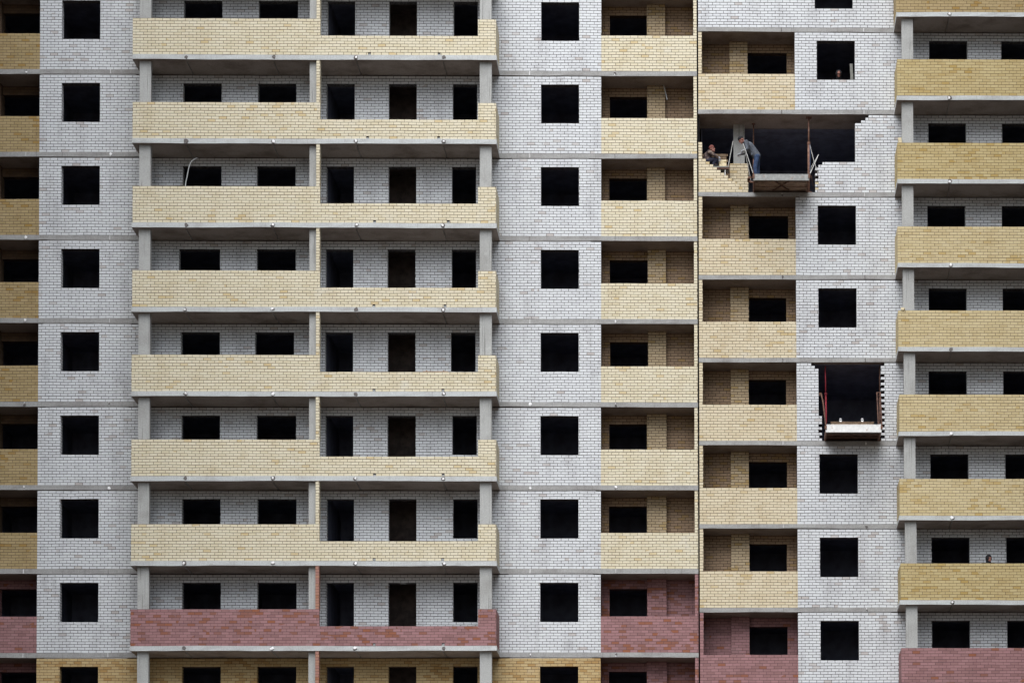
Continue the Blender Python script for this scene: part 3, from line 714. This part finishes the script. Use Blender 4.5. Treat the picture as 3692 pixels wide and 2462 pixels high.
# ------------------------------------------------------------------ steel props
def prop(label, x, y, z0, z1_, mat_lo, mat_hi, split, r=.036, lean=0.0, cross=None, plate=.12):
    t = tag(empty("steel_prop", (x, y, z0)), label, "prop", "steel props clamping the platforms")
    b = bmesh.new(); add_tube(b, (0, 0, .01), (lean * split, 0, (z1_ - z0) * split), r, seg=14); mesh_obj("outer_tube", b, mat_lo, t, (x, y, z0), True)
    b = bmesh.new(); add_tube(b, (lean * split, 0, (z1_ - z0) * split - .05), (lean, 0, z1_ - z0 - .012), r * .72, seg=14); mesh_obj("inner_tube", b, mat_hi, t, (x, y, z0), True)
    for zz in (.006, z1_ - z0 - .009):
        b = bmesh.new(); add_box(b, (lean * (zz > 1), 0, zz), (plate, plate, .012)); mesh_obj("end_plate", b, mat_hi, t, (x, y, z0))
    zc = (z1_ - z0) * split
    b = bmesh.new(); add_tube(b, (lean * split, 0, zc - .05), (lean * split, 0, zc + .03), r * 1.35, seg=14); add_box(b, (lean * split, -.05, zc), (cross or .1, .015, .02))
    mesh_obj("collar", b, mat_hi, t, (x, y, z0))
    return t
ceil2 = zB(1) - TB; ceil5 = zB(4) - TB
prop("thin rusty prop standing behind the bending man", 26.075, .9, zB(2) + .09, ceil2 - .0, RUST, RUST, .62, .03, cross=.22)
prop("thick rust-brown prop at the right end of the grey platform", 27.985, .3, zB(2) + .09, ceil2, RUST, RUST, .66, .042, .01, plate=.2)
prop("red-painted prop at the left end of the white-painted platform", 28.565, .35, zB(5) + .09, ceil5, REDP, REDP, .62, .03, -.03)
prop("dark prop at the right end of the white-painted platform, close to the toothed brick edge", 30.43, .36, zB(5) + .09, ceil5, RUSTD, RUSTD, .6, .032)

# ------------------------------------------------------------------ ropes, scaffold, loose bricks and boards
def cable(name, pts, r, mat, label, cat, group=None):
    p0 = Vector(pts[0]); b = bmesh.new(); poly_tube(b, [Vector(p) - p0 for p in pts], r, 6)
    return tag(mesh_obj(name, b, mat, None, p0), label, cat, group)
def curve_pts(ctrl, n=18):
    out = []
    for i in range(len(ctrl) - 1):
        p0, p1, p2, p3 = (Vector(ctrl[max(0, min(len(ctrl) - 1, i + q))]) for q in (-1, 0, 1, 2))
        for s_ in range(n):
            t = s_ / n
            out.append(.5 * ((2 * p1) + (p2 - p0) * t + (2 * p0 - 5 * p1 + 4 * p2 - p3) * t * t + (3 * p1 - p0 - 3 * p2 + p3) * t ** 3))
    out.append(Vector(ctrl[-1])); return out
cable("rope", [(28.035, .28, 35.27), (28.075, .2, 35.03), (28.16, 0, 34.60), (28.29, -.06, 34.15)], .007, ROPE, "thin pale rope slanting from the thick rusty prop down to the stepped white wall", "rope")
cable("cord", [(28.03, .24, 35.27), (28.035, .24, 34.7), (28.03, .24, 34.2)], .006, plain_mat("blue_cord", (.10, .16, .28)), "thin blue cord hanging beside the thick rusty prop", "cord")
cable("cable", curve_pts([(28.03, -1.0, 33.72), (28.08, -.9, 33.45), (28.17, -.3, 33.62)], 6), .009, RUSTD, "dark cable looping down beside the right end of the grey platform", "cable")
cable("pole", [(25.155, .50, 34.33), (25.165, .5, 34.50), (25.35, .46, 35.46)], .013, ROPE, "thin pale pole leaning behind the parapet between the crouching man and the concrete column", "pole")
sc = tag(empty("mason_scaffold", (24.75, .52, ZD)), "rough low trestle with a plank top behind the stepped yellow parapet", "trestle")
b = bmesh.new(); add_box(b, (0, 0, 0), (.92, .50, .04)); mesh_obj("plank_top", b, WOODG, sc, (24.745, .50, ZP - .02))
b = bmesh.new(); add_box(b, (0, -.215, -.03), (.90, .06, .05)); add_box(b, (0, .215, -.03), (.90, .06, .05)); mesh_obj("rail", b, RUSTD, sc, (24.745, .50, ZP - .045))
for x_ in (24.36, 25.07):
    for y_ in (.30, .70):
        b = bmesh.new(); add_tube(b, (0, 0, 0), (0, 0, ZP - ZD - .12), .022, seg=8); mesh_obj("leg", b, ROPE if x_ > 25 and y_ < .5 else RUST, sc, (x_, y_, ZD + .002))
bk = bmesh.new(); vs_ = add_box(bk, (0, 0, .0325), (.25, .12, .065)); bmesh.ops.bevel(bk, geom=bk.edges[:], offset=.003, segments=1, affect='EDGES')
brick0 = mesh_obj("brick", bk, CREAM, None, (0, 0, 0))
spots = [(24.99, .34, ZP, .05, "lowest cream brick at the front of the heap on the plank trestle"),
         (25.02, .48, ZP, -.08, "cream brick behind the front one at the foot of the heap on the trestle"),
         (24.99, .62, ZP, .1, "rearmost cream brick at the foot of the heap on the trestle"),
         (25.00, .36, ZP + .066, -.12, "cream brick on the front of the heap's second layer on the trestle"),
         (24.98, .50, ZP + .066, 1.2, "cream brick set crosswise in the heap on the trestle"),
         (24.97, .42, ZP + .132, .3, "cream brick turned askew on the heap's third layer on the trestle"),
         (25.00, .42, ZP + .198, -.1, "topmost cream brick of the heap on the trestle")]
zb2 = zB(2) + 13 * HB; zb4 = zB(4) + 13 * HB
spots += [(31.07, -1.18, zb2 + .002, 1.57, "lower of two loose bricks stacked on the corner of a right-hand balcony parapet"),
          (31.065, -1.18, zb2 + .070, 1.50, "upper of two loose bricks stacked on the corner of a right-hand balcony parapet"),
          (31.14, -1.22, zb4 + .002, 1.35, "single loose brick on the corner of a right-hand balcony parapet")]
for i, (x_, y_, z_, a_, lb_) in enumerate(spots):
    o = brick0 if i == 0 else brick0.copy()
    if i: C.objects.link(o)
    o.location = (x_, y_, z_); o.rotation_euler = (0, 0, a_)
    tag(o, lb_, "brick", "loose bricks left lying")
for o_, sc_ in zip([o for o in C.objects if o.name.startswith("brick") and o.get("category") == "brick"][7:], ((1, 1, 1.3), (1, 1, 1.3), (1, 1, 1.35))): o_.scale = sc_
for o_ in C.objects:
    if o_.get("label", "").startswith("upper of two"): o_.location.z = zb2 + .089

cable("hose", curve_pts([(6.52, -1.05, zA(2) + .02), (6.545, -1.02, 32.6), (6.569, -.9, 33.34), (6.626, -.9, 33.664), (6.692, -.9, 33.991), (6.788, -.9, 34.205), (6.96, -.88, 34.32)]), .016, PIPE,
      "bent white plastic pipe sticking up over a left balcony parapet", "pipe")
b = bmesh.new(); add_box(b, (0, 0, -.26), (.035, .012, .52), Matrix.Rotation(.0, 3, 'Y'))
o = tag(mesh_obj("strip", b, PIPE, None, (22.925, .79, ZA0 - .005)), "pale strip hanging askew from the loggia ceiling beside the brick pier", "strip"); o.rotation_euler = (0, -.24, 0)
b = bmesh.new(); add_box(b, (0, 0, .02), (.86, .07, .035))
pk = tag(mesh_obj("plank", b, WOOD, None, (15.16, -1.24, zA(4) + 7 * HA + .001)), "short brown plank lying on the low part of a balcony parapet", "plank")
for x_ in (-.30, .28):
    b = bmesh.new(); add_box(b, (x_, -.0, .052), (.045, .075, .03)); mesh_obj("batten", b, WOOD, pk, (15.16, -1.24, zA(4) + 7 * HA + .001))
b = bmesh.new(); add_box(b, (0, 0, .875), (.10, .035, 1.75))
o = tag(mesh_obj("board", b, WOODG, None, (29.57, .42, z1 + .035)), "grey board leaning in the window beside the hooded man", "board"); o.rotation_euler = (0.02, -.045, 0)
b = bmesh.new(); add_box(b, (0, 0, .14), (.085, .03, .28)); bmesh.ops.bevel(b, geom=b.edges[:], offset=.015, segments=2, affect='EDGES')
o = tag(mesh_obj("offcut", b, PATCH, None, (25.93, 1.12, zB(5) + 11 * HB + .002)), "small pale offcut leaning at the left side of a loggia window", "offcut"); o.rotation_euler = (0, -.08, 0)
